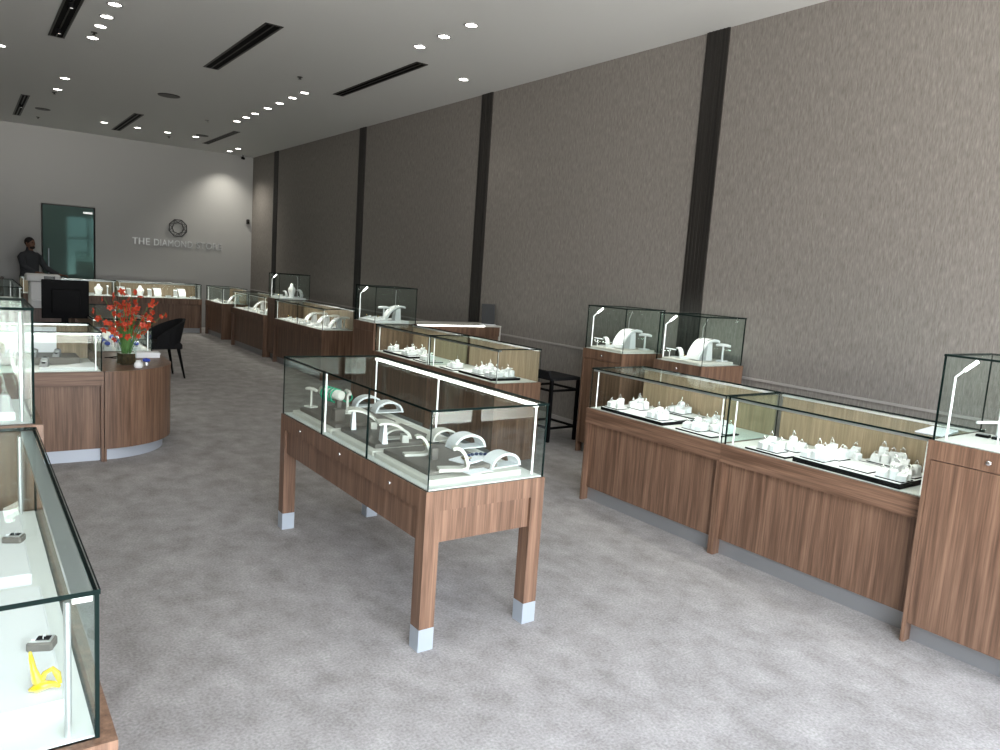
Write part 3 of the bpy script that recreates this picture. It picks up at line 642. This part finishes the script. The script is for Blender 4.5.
# --- tall cabinet at the right edge
for i, (px, py) in enumerate(((983, 437), (999, 440))):
    q = at(px, py, TALL+.004); t = empty('ring_box', (q.x, q.y, TALL+.004), .1, ['left', 'right'][i]+' black ring box in the tall cabinet at the right edge', 'ring box', 'black ring boxes')
    MB().box(-.022, -.026, 0, .022, .026, .013, bev=.003).build('base', 'black', t); MB().box(-.018, -.022, .013, .018, .022, .0145).build('insert', 'grey', t)
t = empty('light_line_bar', (3.55, 1.27, TALL+.004), 0, 'white bar drawn for a line of light in the tall cabinet at the right edge', 'jewellery stand')  # white bar modelled in place of a line of light
MB().tube([(0, -.02, 0), (0, -.02, .10)], .004, 8).build('post', 'white', t); MB().tube([(-.13, .02, .10), (.13, -.06, .10)], .006, 8).build('bar', 'white', t)
q = at(912, 432, LOWTOP+.008)
t = empty('paper_stack', (3.62, 1.52, LOWTOP+.007), R(8), 'white papers lying on the glass top beside the right edge cabinet', 'papers')
MB().box(-.13, -.055, 0, .12, .055, .004).build('folder', 'grey', t); MB().box(-.12, -.05, .004, .13, .06, .008).build('sheet', 'paper', t)
# --- the two tall cabinets by the wall
def tallfill(x, y, n):
    slab(x+.03, y+.05, x+.44, y+.42, TALL+.004, TALL+.024, 'cream platform in the tall cabinet '+n)
    z = TALL+.024
    ramp(x+.21, y+.20, z, 1.35, R(0), 'white curved necklace ramp in the tall cabinet '+n)
    tbar(x+.36, y+.10, z, 1.25, R(20), 'white T bar stand at the right in the tall cabinet '+n, mat='white')
    lstand(x+.12, y+.34, z, .8, R(-100), 'small white bent stand at the left in the tall cabinet '+n, mat='white')
    lowpad(x+.12, y+.27, z, 1, R(-50), 'small white ring pad at the front in the tall cabinet '+n)
    t = empty('bar_stand', (x+.09, y+.40, z), R(40), 'thin white arm stand at the left end of the tall cabinet '+n, 'jewellery stand', 'thin arm stands')
    MB().tube([(0, 0, 0), (0, 0, .06)], .004, 8).build('post', 'white', t); MB().tube([(0, -.05, .06), (0, .03, .068)], .005, 8).build('arm', 'white', t)
tallfill(4.455, 3.56, 'by the dark strip')
tallfill(4.385, 4.32, 'beside the black stool')
# --- tall cabinet by the return counter
z = TALL+.004
slab(3.42, 6.92, 3.82, 7.30, z, z+.022, 'white stepped platform in the tall cabinet by the return counter', 'white'); z += .022
ramp(3.66, 7.02, z, 1.25, R(0), 'white curved ramp in the tall cabinet by the return counter')
tbar(3.56, 7.00, z, 1.3, R(60), 'white post stand left of the ramp in the tall cabinet by the return counter', mat='white')
for k in range(3): lowpad(3.47+.04*k, 7.20-.05*k, z, 1.1, R(-50), ['left', 'middle', 'right'][k]+' small white pad in the tall cabinet by the return counter')
# --- low case with curved stands (H)
z = z0
slab(3.74, 9.02, 4.06, 10.66, z, z+.010, 'cream platform in the low case of curved stands', 'white'); z += .010
for k, yy in enumerate((9.10, 9.50, 9.95)):
    ramp(3.93, yy, z, 1.15, R(0), ['nearest', 'middle', 'farthest'][k]+' curved ramp in the low case beneath the farthest tall cabinet')
for k, yy in enumerate((9.03, 9.34, 9.75)): tbar(4.03, yy, z, 1.45, R(80), ['nearest', 'middle', 'farthest'][k]+' T bar stand in the low case beneath the farthest tall cabinet')
for k, (xx, yy) in enumerate(((3.80, 9.45), (3.78, 9.70), (3.80, 9.90), (3.80, 10.2), (3.86, 10.35), (3.82, 10.5))):
    lowpad(xx, yy, z, 1.2, R(-40), ['nearest', 'second nearest', 'third nearest', 'fourth nearest', 'second farthest', 'farthest'][k]+' ring pad in the low case beneath the farthest tall cabinet')
# --- farthest tall cabinet (I)
z = TALL+.004
slab(3.79, 10.83, 4.20, 11.20, z, z+.02, 'white platform in the farthest tall cabinet', 'white'); z += .02
bust(4.02, 10.95, z, 1.1, R(20), 'white necklace bust in the farthest tall cabinet')
lstand(3.95, 11.08, z, .9, R(-60), 'white bent stand left of the bust in the farthest tall cabinet', mat='white')
lstand(4.11, 10.92, z, 1.2, R(-60), 'white bent stand right of the bust in the farthest tall cabinet', mat='white')
for k in range(2): lowpad(3.85, 11.02+.1*k, z, 1.3, R(-50), ['right', 'left'][k]+' small white pad in the farthest tall cabinet')
# --- J
z = z0
ramp(3.90, 11.45, z, 1.4, R(0), 'nearest curved ramp in the low case left of the farthest tall cabinet')
ramp(3.98, 12.35, z, 1.2, R(0), 'farther curved ramp in the low case left of the farthest tall cabinet')
for k in range(6): lowpad(3.80+.05*(k % 2), 11.55+.21*k, z, 1.3, R(-40), ['nearest', 'second nearest', 'third nearest', 'third farthest', 'second farthest', 'farthest'][k]+' ring pad in the low case left of the farthest tall cabinet')
# --- K corner
ramp(4.02, 13.92, z, 1.3, R(0), 'curved ramp in the far right corner case')
for k in range(4): lowpad(3.88, 14.0+.2*k, z, 1.3, R(-40), ['nearest', 'second', 'third', 'farthest'][k]+' ring pad in the far right corner case')
# --- back counters
wh = 'back wall counter'
xs = [3.55, 3.38, 3.25, 3.12, 2.95, 2.80, 2.66, 2.45, 2.34, 2.12, 1.98, 1.85, 1.62, 1.45, 1.2, 1.0]
kd = ['p', 'r', 'l', 'p', 'r', 'l', 'b', 'l', 'r', 't', 'b', 'p', 'b', 'l', 'r', 'p']
nm = ['first', 'second', 'third', 'fourth', 'fifth', 'sixth', 'seventh', 'eighth', 'ninth', 'tenth', 'eleventh', 'twelfth', 'thirteenth', 'fourteenth', 'fifteenth', 'sixteenth']
for k, (xx, kk) in enumerate(zip(xs, kd)):
    o_ = nm[k]+' from the right on the back wall counter'
    if kk == 'p': lowpad(xx, 14.97, z, 1.5, R(-90), 'white ring pad, '+o_)
    if kk == 'r': ramp(xx, 15.05, z, 1.35, R(90), 'white curved ramp, '+o_)
    if kk == 'l': lstand(xx, 15.0, z, 1.4, R(70), 'white bent stand, '+o_, mat='white')
    if kk == 'b': bust(xx, 15.08, z, 1.05, R(90), 'white bust, '+o_)
    if kk == 't': tbar(xx, 15.05, z, 1.6, 0, 'white T bar stand, '+o_, mat='white')

# --- near left case
z = LOW+.004
PH = .028; q = at(40, 706, z+PH)
slab(-.20, q.y, at(66, 699, z+PH).x, 2.02, z, z+PH, 'near white platform under the yellow figurine', 'white')
slab(-.20, 2.10, .125, 2.66, z, z+PH, 'far white platform in the near left case', 'white')
z += PH
def ringbox(x, y, rz, label):
    t = empty('ring_box', (x, y, z), rz, label, 'ring box', 'grey ring boxes')
    MB().box(-.024, -.019, 0, .024, .019, .018, bev=.004).build('base', 'brown', t)
    MB().box(-.020, -.015, .018, .020, .015, .0195).build('insert', 'alu', t)
    MB().box(-.010, -.009, .0195, .016, .009, .0205).build('slot', 'black', t)
    b = MB(); b.torus((.004, 0, .0225), .0055, .001, 14, 5, axis='X'); b.box(-.017, -.009, .0195, -.009, .009, .0225); b.build('ring', 'white', t); return t
x, y = P(42, 647, z); ringbox(x, y, R(-22), 'grey open ring box next to the yellow figurine')
x, y = P(14, 541, z); ringbox(x, y, R(-25), 'grey open ring box farther back on the white platform at left')
x, y = P(36, 690, z); t = empty('yellow_figurine', (x, y, z), R(-15), 'translucent yellow curved figurine on the white platform at the near left corner', 'figurine')
b = MB(); b.tube([(-.010, .006, .074), (-.008, .005, .060), (-.004, .002, .040), (.001, 0, .022), (.006, 0, .010), (.012, 0, .004)], [.0028, .0045, .006, .009, .011, .004], 12); b.build('tail', 'yellow', t)
b = MB(); b.tube([(.004, 0, .006), (.014, .004, .030), (.026, .006, .036), (.034, .004, .026), (.040, 0, .008)], [.008, .0045, .005, .0065, .003], 12); b.build('wing', 'yellow', t)
b = MB(); b.tube([(-.010, -.006, .004), (.002, -.008, .008), (.018, -.006, .012), (.030, -.004, .010), (.040, -.004, .004)], [.003, .009, .008, .006, .003], 12); b.build('foot', 'yellow', t)
# tall case at left
slab(-.24, 2.82, .13, 3.17, TALL+.004, TALL+.03, 'white platform in the tall cabinet at the left picture edge', 'white')
ramp(-.02, 3.0, TALL+.03, 1.4, R(150), 'white curved ramp in the tall cabinet at the left picture edge')

# --- counter facing the camera (M)
z = z0
A_, B_, C_ = at(39, 371, z), at(104.5, 353, z), at(103.5, 369, z)
A_ = Vector((A_.x, 5.80, 0)); C_ = Vector((.758, 5.80, 0)); B_ = Vector((.758, 6.08, 0))
o = MB().prism([(A_.x-.5, 5.80-.5), (.258, 5.30), (.258, 5.58)], 0, .02).build('white_display_wedge', 'white', loc=(.5, .5, z))
tag(o, 'large white triangular display board in the case facing the camera', 'display board')
plate(.05, 6.08, .68, 6.36, z, z+.05, 'taupe riser with watches in the case facing the camera', top='brown', rim='brown', group='taupe risers')
bb = empty('back_board', (.44, 6.40, z0), 0, 'white upright board at the back left of the case facing the camera', 'board')
MB().box(-.20, 0, .05, .12, .012, .24).build('board', 'paper', bb); MB().box(-.20, -.03, 0, .12, .02, .05).build('foot', 'brown', bb)
def watch(x, y, z, rz, label, group, col='blue', s=1.0):
    t = empty('watch_display', (x, y, z), rz, label, 'watch', group)
    MB().add([(a*s, c*s, d*s) for a, c, d in ((-.028, -.022, 0), (.028, -.022, 0), (.028, .022, 0), (-.028, .022, 0), (-.020, -.020, .018), (.026, -.020, .052), (.026, .020, .052), (-.020, .020, .018))], [(0, 3, 2, 1), (4, 5, 6, 7), (0, 1, 5, 4), (1, 2, 6, 5), (2, 3, 7, 6), (3, 0, 4, 7)]).build('cushion', 'grey' if col != 'blue' else 'white', t)
    X = Matrix.Translation((.002*s, 0, .038*s)) @ Matrix.Rotation(R(-36), 4, 'Y')
    MB().box(-.028*s, -.008*s, -.001, .028*s, .008*s, .0015, X=X).build('strap', 'grey' if col == 'blue' else 'black', t)
    MB().lathe([(.0001, .006), (.014*s, .006), (.017*s, .004), (.017*s, 0)], 18, X=X).build('dial', col, t); return t
gw = 'watches on the taupe riser'
for k, xx in enumerate((.12, .26, .40, .54)): watch(xx, 6.16, z+.05, R(70), ['leftmost', 'second from left', 'third from left', 'rightmost'][k]+' small watch on the taupe riser in the case facing the camera', gw, 'alu')
ringp = [(.17, 5.98), (.33, 5.97), (.45, 6.00)]
for k, (xx, yy) in enumerate(ringp): watch(xx, yy, z, R(75), ['left', 'middle', 'right'][k]+' grey watch in front of the taupe riser, case facing the camera', 'grey watches on the deck', 'alu', 1.2)
gw = 'blue watches behind the vase'
k = 0
for r_ in range(4):
    for c_ in range(3):
        k += 1
        watch(.98+.11*c_, 6.97+.17*r_, z, R(90), '%s watch in the %s row of the case behind the vase' % (['left', 'middle', 'right'][c_], ['nearest', 'second', 'third', 'fourth'][r_]), gw, 'blue', 1.35)
# things on the rounded counter
q = at(124, 365, LOW)
fl = empty('flower_arrangement', (q.x+.02, q.y+.03, LOW), R(15), 'orange red flower sprays in a square glass vase on the rounded counter', 'flowers')
b = MB(); b.box(-.052, -.052, 0, .052, .052, .006)
for a in range(4): b.box(-.052, -.052, .006, .052, -.048, .125, X=Matrix.Rotation(a*PI/2, 4, 'Z'))
b.build('vase', 'glass', fl)
MB().box(-.046, -.046, .007, .046, .046, .085).build('pebbles', 'amber', fl)
bl = None; stems = MB(); tips = []
for k in range(24):
    a = 2*PI*k/24+random.uniform(-.15, .15); sp_ = random.uniform(.12, .25); h = random.uniform(.27, .53)
    if k % 3 == 0: sp_ *= .45; h = random.uniform(.42, .57)
    p0 = Vector((.02*math.cos(a), .02*math.sin(a), .02)); p3 = Vector((sp_*math.cos(a)*1.15, sp_*math.sin(a)*.8, h))
    p1 = p0+Vector((0, 0, .14)); p2 = Vector((p3.x*.55, p3.y*.55, h*.72)); pts = []
    for i in range(9):
        u = i/8; pts.append((1-u)**3*p0+3*(1-u)**2*u*p1+3*(1-u)*u*u*p2+u**3*p3)
    stems.tube(pts, [.003-.0015*i/8 for i in range(9)], 6); tips.append(pts)
stems.build('stem', 'stem', fl)
lv = MB()
for k in range(16):
    a = 2*PI*k/16; X = Matrix.Rotation(a, 4, 'Z') @ Matrix.Translation((.02, 0, .10)); hh = random.uniform(.12, .24)
    lv.sheet([(0, 0), (.015, hh*.4), (.03, hh*.75), (.05, hh)], lambda u: .016*math.sin(PI*(.15+.8*u)), 0, .001, X=X)
lv.build('foliage', 'stem', fl)
n_b = 0
for pts in tips:
    for i in (5, 6, 7, 8):
        if n_b >= 98: break
        c = pts[i]+Vector((random.uniform(-.022, .022), random.uniform(-.022, .022), random.uniform(-.02, .02)))
        if bl is None:
            b = MB()
            for q_ in range(5):
                X = Matrix.Rotation(2*PI*q_/5, 4, 'Z'); b.sheet([(.001, 0), (.009, .005), (.018, .004), (.025, -.001)], lambda u: .018*math.sin(PI*(.12+.8*u)), 0, .0012, X=X)
            b.ball((0, 0, .004), .0045, n=8); bl = b.build('blossom', 'petal', fl); o = bl
        else:
            o = bl.copy(); COL.objects.link(o)
        o.parent = fl; o.location = c; o.rotation_euler = (random.uniform(0, 2.2), random.uniform(0, 2.2), random.uniform(0, 6)); o.scale = (random.uniform(.75, 1.15),)*3; n_b += 1
t = empty('white_box', (1.20, 6.50, LOW), R(-3), 'flat white box on the rounded counter beside the vase', 'box')
MB().box(-.09, -.05, 0, .09, .05, .030, bev=.003).build('tray', 'white', t); MB().box(-.093, -.053, .026, .093, .053, .040, bev=.003).build('lid', 'white', t)
q = at(139, 368, LOW); t = empty('crumpled_wrap', (q.x, q.y+.02, LOW), 0, 'small white glass ornament on the rounded counter before the white box', 'ornament')
MB().lathe([(.025, 0), (.032, .012), (.028, .035), (.018, .045), (.0001, .048)], 14).build('body', 'white', t); MB().torus((0, 0, .05), .014, .004, 14, 6).build('rim', 'alu', t)
q = at(147, 366, LOW); t = empty('blue_ornament', (q.x, q.y+.02, LOW), .4, 'small blue flower ornament on the rounded counter right of the white one', 'ornament')
b = MB(); b.lathe([(.014, 0), (.016, .02), (.01, .03)], 12); b.build('base', 'alu', t); b = MB()
for k in range(6): b.ball((.018*math.cos(k), .018*math.sin(k), .04+.004*(k % 2)), .012, n=8)
b.build('flower', 'blue', t)
q = at(113, 358, LOW); t = empty('eyeglass_cords', (q.x, q.y, LOW), 0, 'dark looped cord lying on the rounded counter left of the vase', 'cord')
MB().tube([(.05*math.cos(a)*(1+.2*math.sin(3*a)), .03*math.sin(a), .004+.003*math.sin(2*a)) for a in [2*PI*k/24 for k in range(24)]], .0035, 6, closed=True).build('loop', 'black', t)
# staff desk, monitor, keyboard
t = empty('staff_desk', (.46, 7.35, 0), 0, 'dark wooden staff desk behind the case that faces the camera', 'desk')
MB().box(-.46, -.35, .70, .36, .35, .735).build('desk_top', 'wood_dark', t)
for xx in (-.44, .31): MB().box(xx, -.32, 0, xx+.035, .32, .70).build('side_panel', 'wood_dark', t)
MB().box(-.405, .25, .2, .31, .27, .70).build('back_panel', 'wood_dark', t)
t = empty('monitor', (.695, 7.2, .735), R(6), 'black computer monitor seen from behind on the staff desk', 'monitor')
MB().box(-.10, -.07, 0, .10, .09, .012, bev=.004).build('base', 'black', t); MB().box(-.025, 0, .012, .025, .02, .2).build('stand', 'black', t)
MB().box(-.175, -.035, .155, .175, -.012, .475, bev=.006).build('housing', 'black', t); MB().box(-.11, -.055, .20, .11, -.035, .40, bev=.01).build('rear_cover', 'black', t)
MB().box(-.165, -.012, .165, .165, -.0105, .465).build('screen', 'screen', t)
t = empty('card_stand', (.80, 7.02, .735), R(12), 'dark wooden slanted stand in front of the black monitor', 'stand')
MB().add([(-.07, -.06, 0), (.07, -.06, 0), (.07, .06, 0), (-.07, .06, 0), (-.07, -.05, .17), (.05, -.05, .09), (.05, .04, .09), (-.07, .04, .17)], [(0, 3, 2, 1), (4, 5, 6, 7), (0, 1, 5, 4), (1, 2, 6, 5), (2, 3, 7, 6), (3, 0, 4, 7)]).build('body', 'wood_dark', t)
t = empty('black_tray', (.47, 6.98, .735), 0, 'stacked black desk trays left of the monitor', 'desk tray')
for k in range(2): MB().sheet([(-.13, .075+.05*k), (-.12, .055+.05*k), (.10, .055+.05*k), (.12, .075+.05*k)], .15, .15, .006).build('tray', 'black', t)
for xx in (-.10, .09): MB().tube([(xx, 0, 0), (xx, 0, .105)], .005, 6).build('post', 'black', t)
# printer on pedestal
t = empty('printer_pedestal', (.88, 11.8, 0), 0, 'dark wooden pedestal under the grey printer at far left', 'pedestal')
MB().box(-.22, -.20, .09, .22, .20, .64, bev=.006).build('body', 'wood_dark', t); MB().box(-.19, -.17, 0, .19, .17, .09).build('plinth', 'kick', t)
t = empty('printer', (.88, 11.8, .64), 0, 'grey printer with a dark panel in front of the standing man', 'printer')
MB().box(-.16, -.15, 0, .16, .15, .36, bev=.02).build('body', 'printer', t); MB().box(-.20, -.17, .36, .20, .17, .45, bev=.02).build('scanner_lid', 'printer', t)
MB().box(0, -.174, .385, .13, -.1705, .43).build('panel', 'screen', t); MB().box(-.13, -.24, .10, .13, -.15, .115).build('paper_tray', 'white', t)
# tall wood cabinet far left
t = empty('wood_cabinet', (.33, 14.5, 0), 0, 'dark wooden cabinet against the left end of the back counters', 'cabinet')
MB().box(-.2, -.2, .08, .2, .25, .90).build('body', 'wood_dark', t); MB().box(-.21, -.21, .90, .21, .26, .92).build('top', 'wood_dark', t); MB().box(-.18, -.18, 0, .18, .22, .08).build('plinth', 'kick', t)
b = MB(); b.box(-.195, -.215, .10, -.004, -.2, .88); b.box(.004, -.215, .10, .195, -.2, .88); b.build('door', 'wood_dark', t)

# ------------------------------------------------------------------ chair and stool
t = empty('armchair', (1.90, 9.55, 0), R(8), 'black upholstered chair with a curved back beside the rounded counter', 'chair')
b = MB(); b.box(-.21, -.22, .36, .20, .22, .44, bev=.03); b.build('seat', 'blackfabric', t)
n = 14; sec = []; vs = []; fs = []
for i in range(n+1):        # wrap-round back, high at the rear
    a = R(-118+236*i/n); cz = math.cos(a); h = .50+.21*max(0, (cz+.45)/1.45)**.8
    for rr, zz, lean in ((.235, .40, 0), (.235, h, .07*max(0, cz)), (.205, h, .07*max(0, cz)), (.205, .40, 0)):
        vs.append(((rr*math.cos(a))*.95+lean, rr*math.sin(a)*1.05, zz))
for i in range(n):
    for k in range(4): fs.append((i*4+k, i*4+(k+1) % 4, (i+1)*4+(k+1) % 4, (i+1)*4+k))
fs += [(3, 2, 1, 0), (n*4, n*4+1, n*4+2, n*4+3)]
MB().add(vs, fs, 0, False).build('backrest', 'blackfabric', t)
for sx in (-1, 1):
    for sy in (-1, 1): MB().tube([(sx*.16, sy*.16, .37), (sx*.16+(.07 if sx > 0 else -.02), sy*.19, 0)], [.020, .010], 10).build('leg', 'black', t)
t = empty('stool', (4.50, 5.32, 0), R(2), 'black square metal framed stool between the wall cabinets and the low counter', 'stool')
MB().box(-.18, -.20, .575, .18, .20, .605, bev=.008).build('seat', 'blackfabric', t)
for sx in (-1, 1):
    for sy in (-1, 1): MB().box(sx*.165-.013, sy*.185-.013, 0, sx*.165+.013, sy*.185+.013, .575).build('leg', 'black', t)
for zz in (.12, .47):
    b = MB()
    for sy in (-1, 1): b.box(-.152, sy*.185-.009, zz, .152, sy*.185+.009, zz+.02)
    for sx in (-1, 1): b.box(sx*.165-.009, -.172, zz, sx*.165+.009, .172, zz+.02)
    b.build('stretcher', 'black', t)
MB().sheet([(-.18, .60), (-.19, .63), (-.20, .66)], .38, .34, .02).build('back_lip', 'blackfabric', t)

# ------------------------------------------------------------------ the man behind the back counter
pr = empty('person', (.97, 15.62, 0), R(-48), 'man in a charcoal shirt standing behind the far counter, leaning one hand on it', 'person')
# one continuous surface: overlapping tapered volumes fused by a voxel remesh; the man faces local +x
b = MB()
b.lathe([(.0001, .80), (.12, .82), (.165, .90), (.160, 1.0), (.165, 1.12), (.180, 1.22), (.165, 1.29), (.10, 1.335), (.060, 1.355), (.052, 1.42), (.0001, 1.43)], 28, X=Matrix.Diagonal((.74, 1.05, 1, 1)))
b.tube([(.005, .12, 1.275), (.01, .19, 1.235), (.06, .275, 1.08), (.14, .36, .995), (.205, .43, .965)], [.070, .066, .050, .044, .030], 14)
b.tube([(.005, -.12, 1.275), (.02, -.19, 1.235), (.09, -.225, 1.08), (.20, -.19, 1.02), (.30, -.157, 1.0)], [.070, .066, .050, .042, .029], 14)
for s_ in (-1, 1): b.tube([(0, s_*.08, .86), (.01, s_*.088, .46), (-.01, s_*.095, .07)], [.095, .062, .045], 14)
me_ = b.build('body', 'shirt', pr)
rm = me_.modifiers.new('fuse', 'REMESH'); rm.mode = 'VOXEL'; rm.voxel_size = .014; rm.use_smooth_shade = True
sm_ = me_.modifiers.new('soften', 'SMOOTH'); sm_.iterations = 4
hb = MB()
hb.ball((.02, 0, 1.485), .080, .066, .098, n=24); hb.ball((.045, 0, 1.44), .052, .050, .055, n=18)
hb.tube([(.095, 0, 1.50), (.112, 0, 1.472), (.100, 0, 1.462)], [.008, .014, .010], 10)
for s_ in (-1, 1): hb.ball((.012, s_*.068, 1.48), .018, .009, .028, n=10)
hb.tube([(.015, 0, 1.36), (.015, 0, 1.45)], .046, 14)
hb.build('head', 'skin', pr)
b = MB(); b.ball((.006, 0, 1.508), .086, .073, .086, n=20); b.build('hair', 'hair', pr)
b = MB(); b.ball((.062, 0, 1.415), .042, .045, .034, n=14); b.build('beard', 'hair', pr)
b = MB()
for s_ in (-1, 1): b.ball((.090, s_*.027, 1.495), .008, .011, .007, n=8)
b.build('eye', 'black', pr)
b = MB(); b.tube([(.100, -.022, 1.443), (.106, 0, 1.445), (.100, .022, 1.443)], .004, 6); b.build('mouth', 'wood', pr)
for s_, wx, wy, wz in ((1, .205, .43, .955), (-1, .29, -.155, .995)):
    hb = MB(); hb.box(-.01, -.036, -.012, .085, .036, .012, bev=.01)
    for f_, (yy, ln) in enumerate(((-.028, .062), (-.010, .072), (.009, .068), (.027, .054))):
        hb.tube([(.08, yy, 0), (.08+ln*.5, yy*1.15, .002), (.08+ln*.85, yy*1.2, -.010), (.08+ln, yy*1.2, -.024)], [.009, .0085, .008, .006], 8)
    hb.tube([(.015, s_*-.034, 0), (.045, s_*-.060, -.004), (.075, s_*-.068, -.012)], [.012, .010, .007], 8)
    hb.build('hand', 'skin', pr, (wx, wy, wz), (0, R(8), R(44) if s_ > 0 else R(18)))
    MB().tube([(-.07, s_*.095, .036), (0, s_*.095, .045), (.11, s_*.10, .042), (.17, s_*.10, .031)], [.035, .045, .042, .03], 12).build('shoe', 'black', pr)
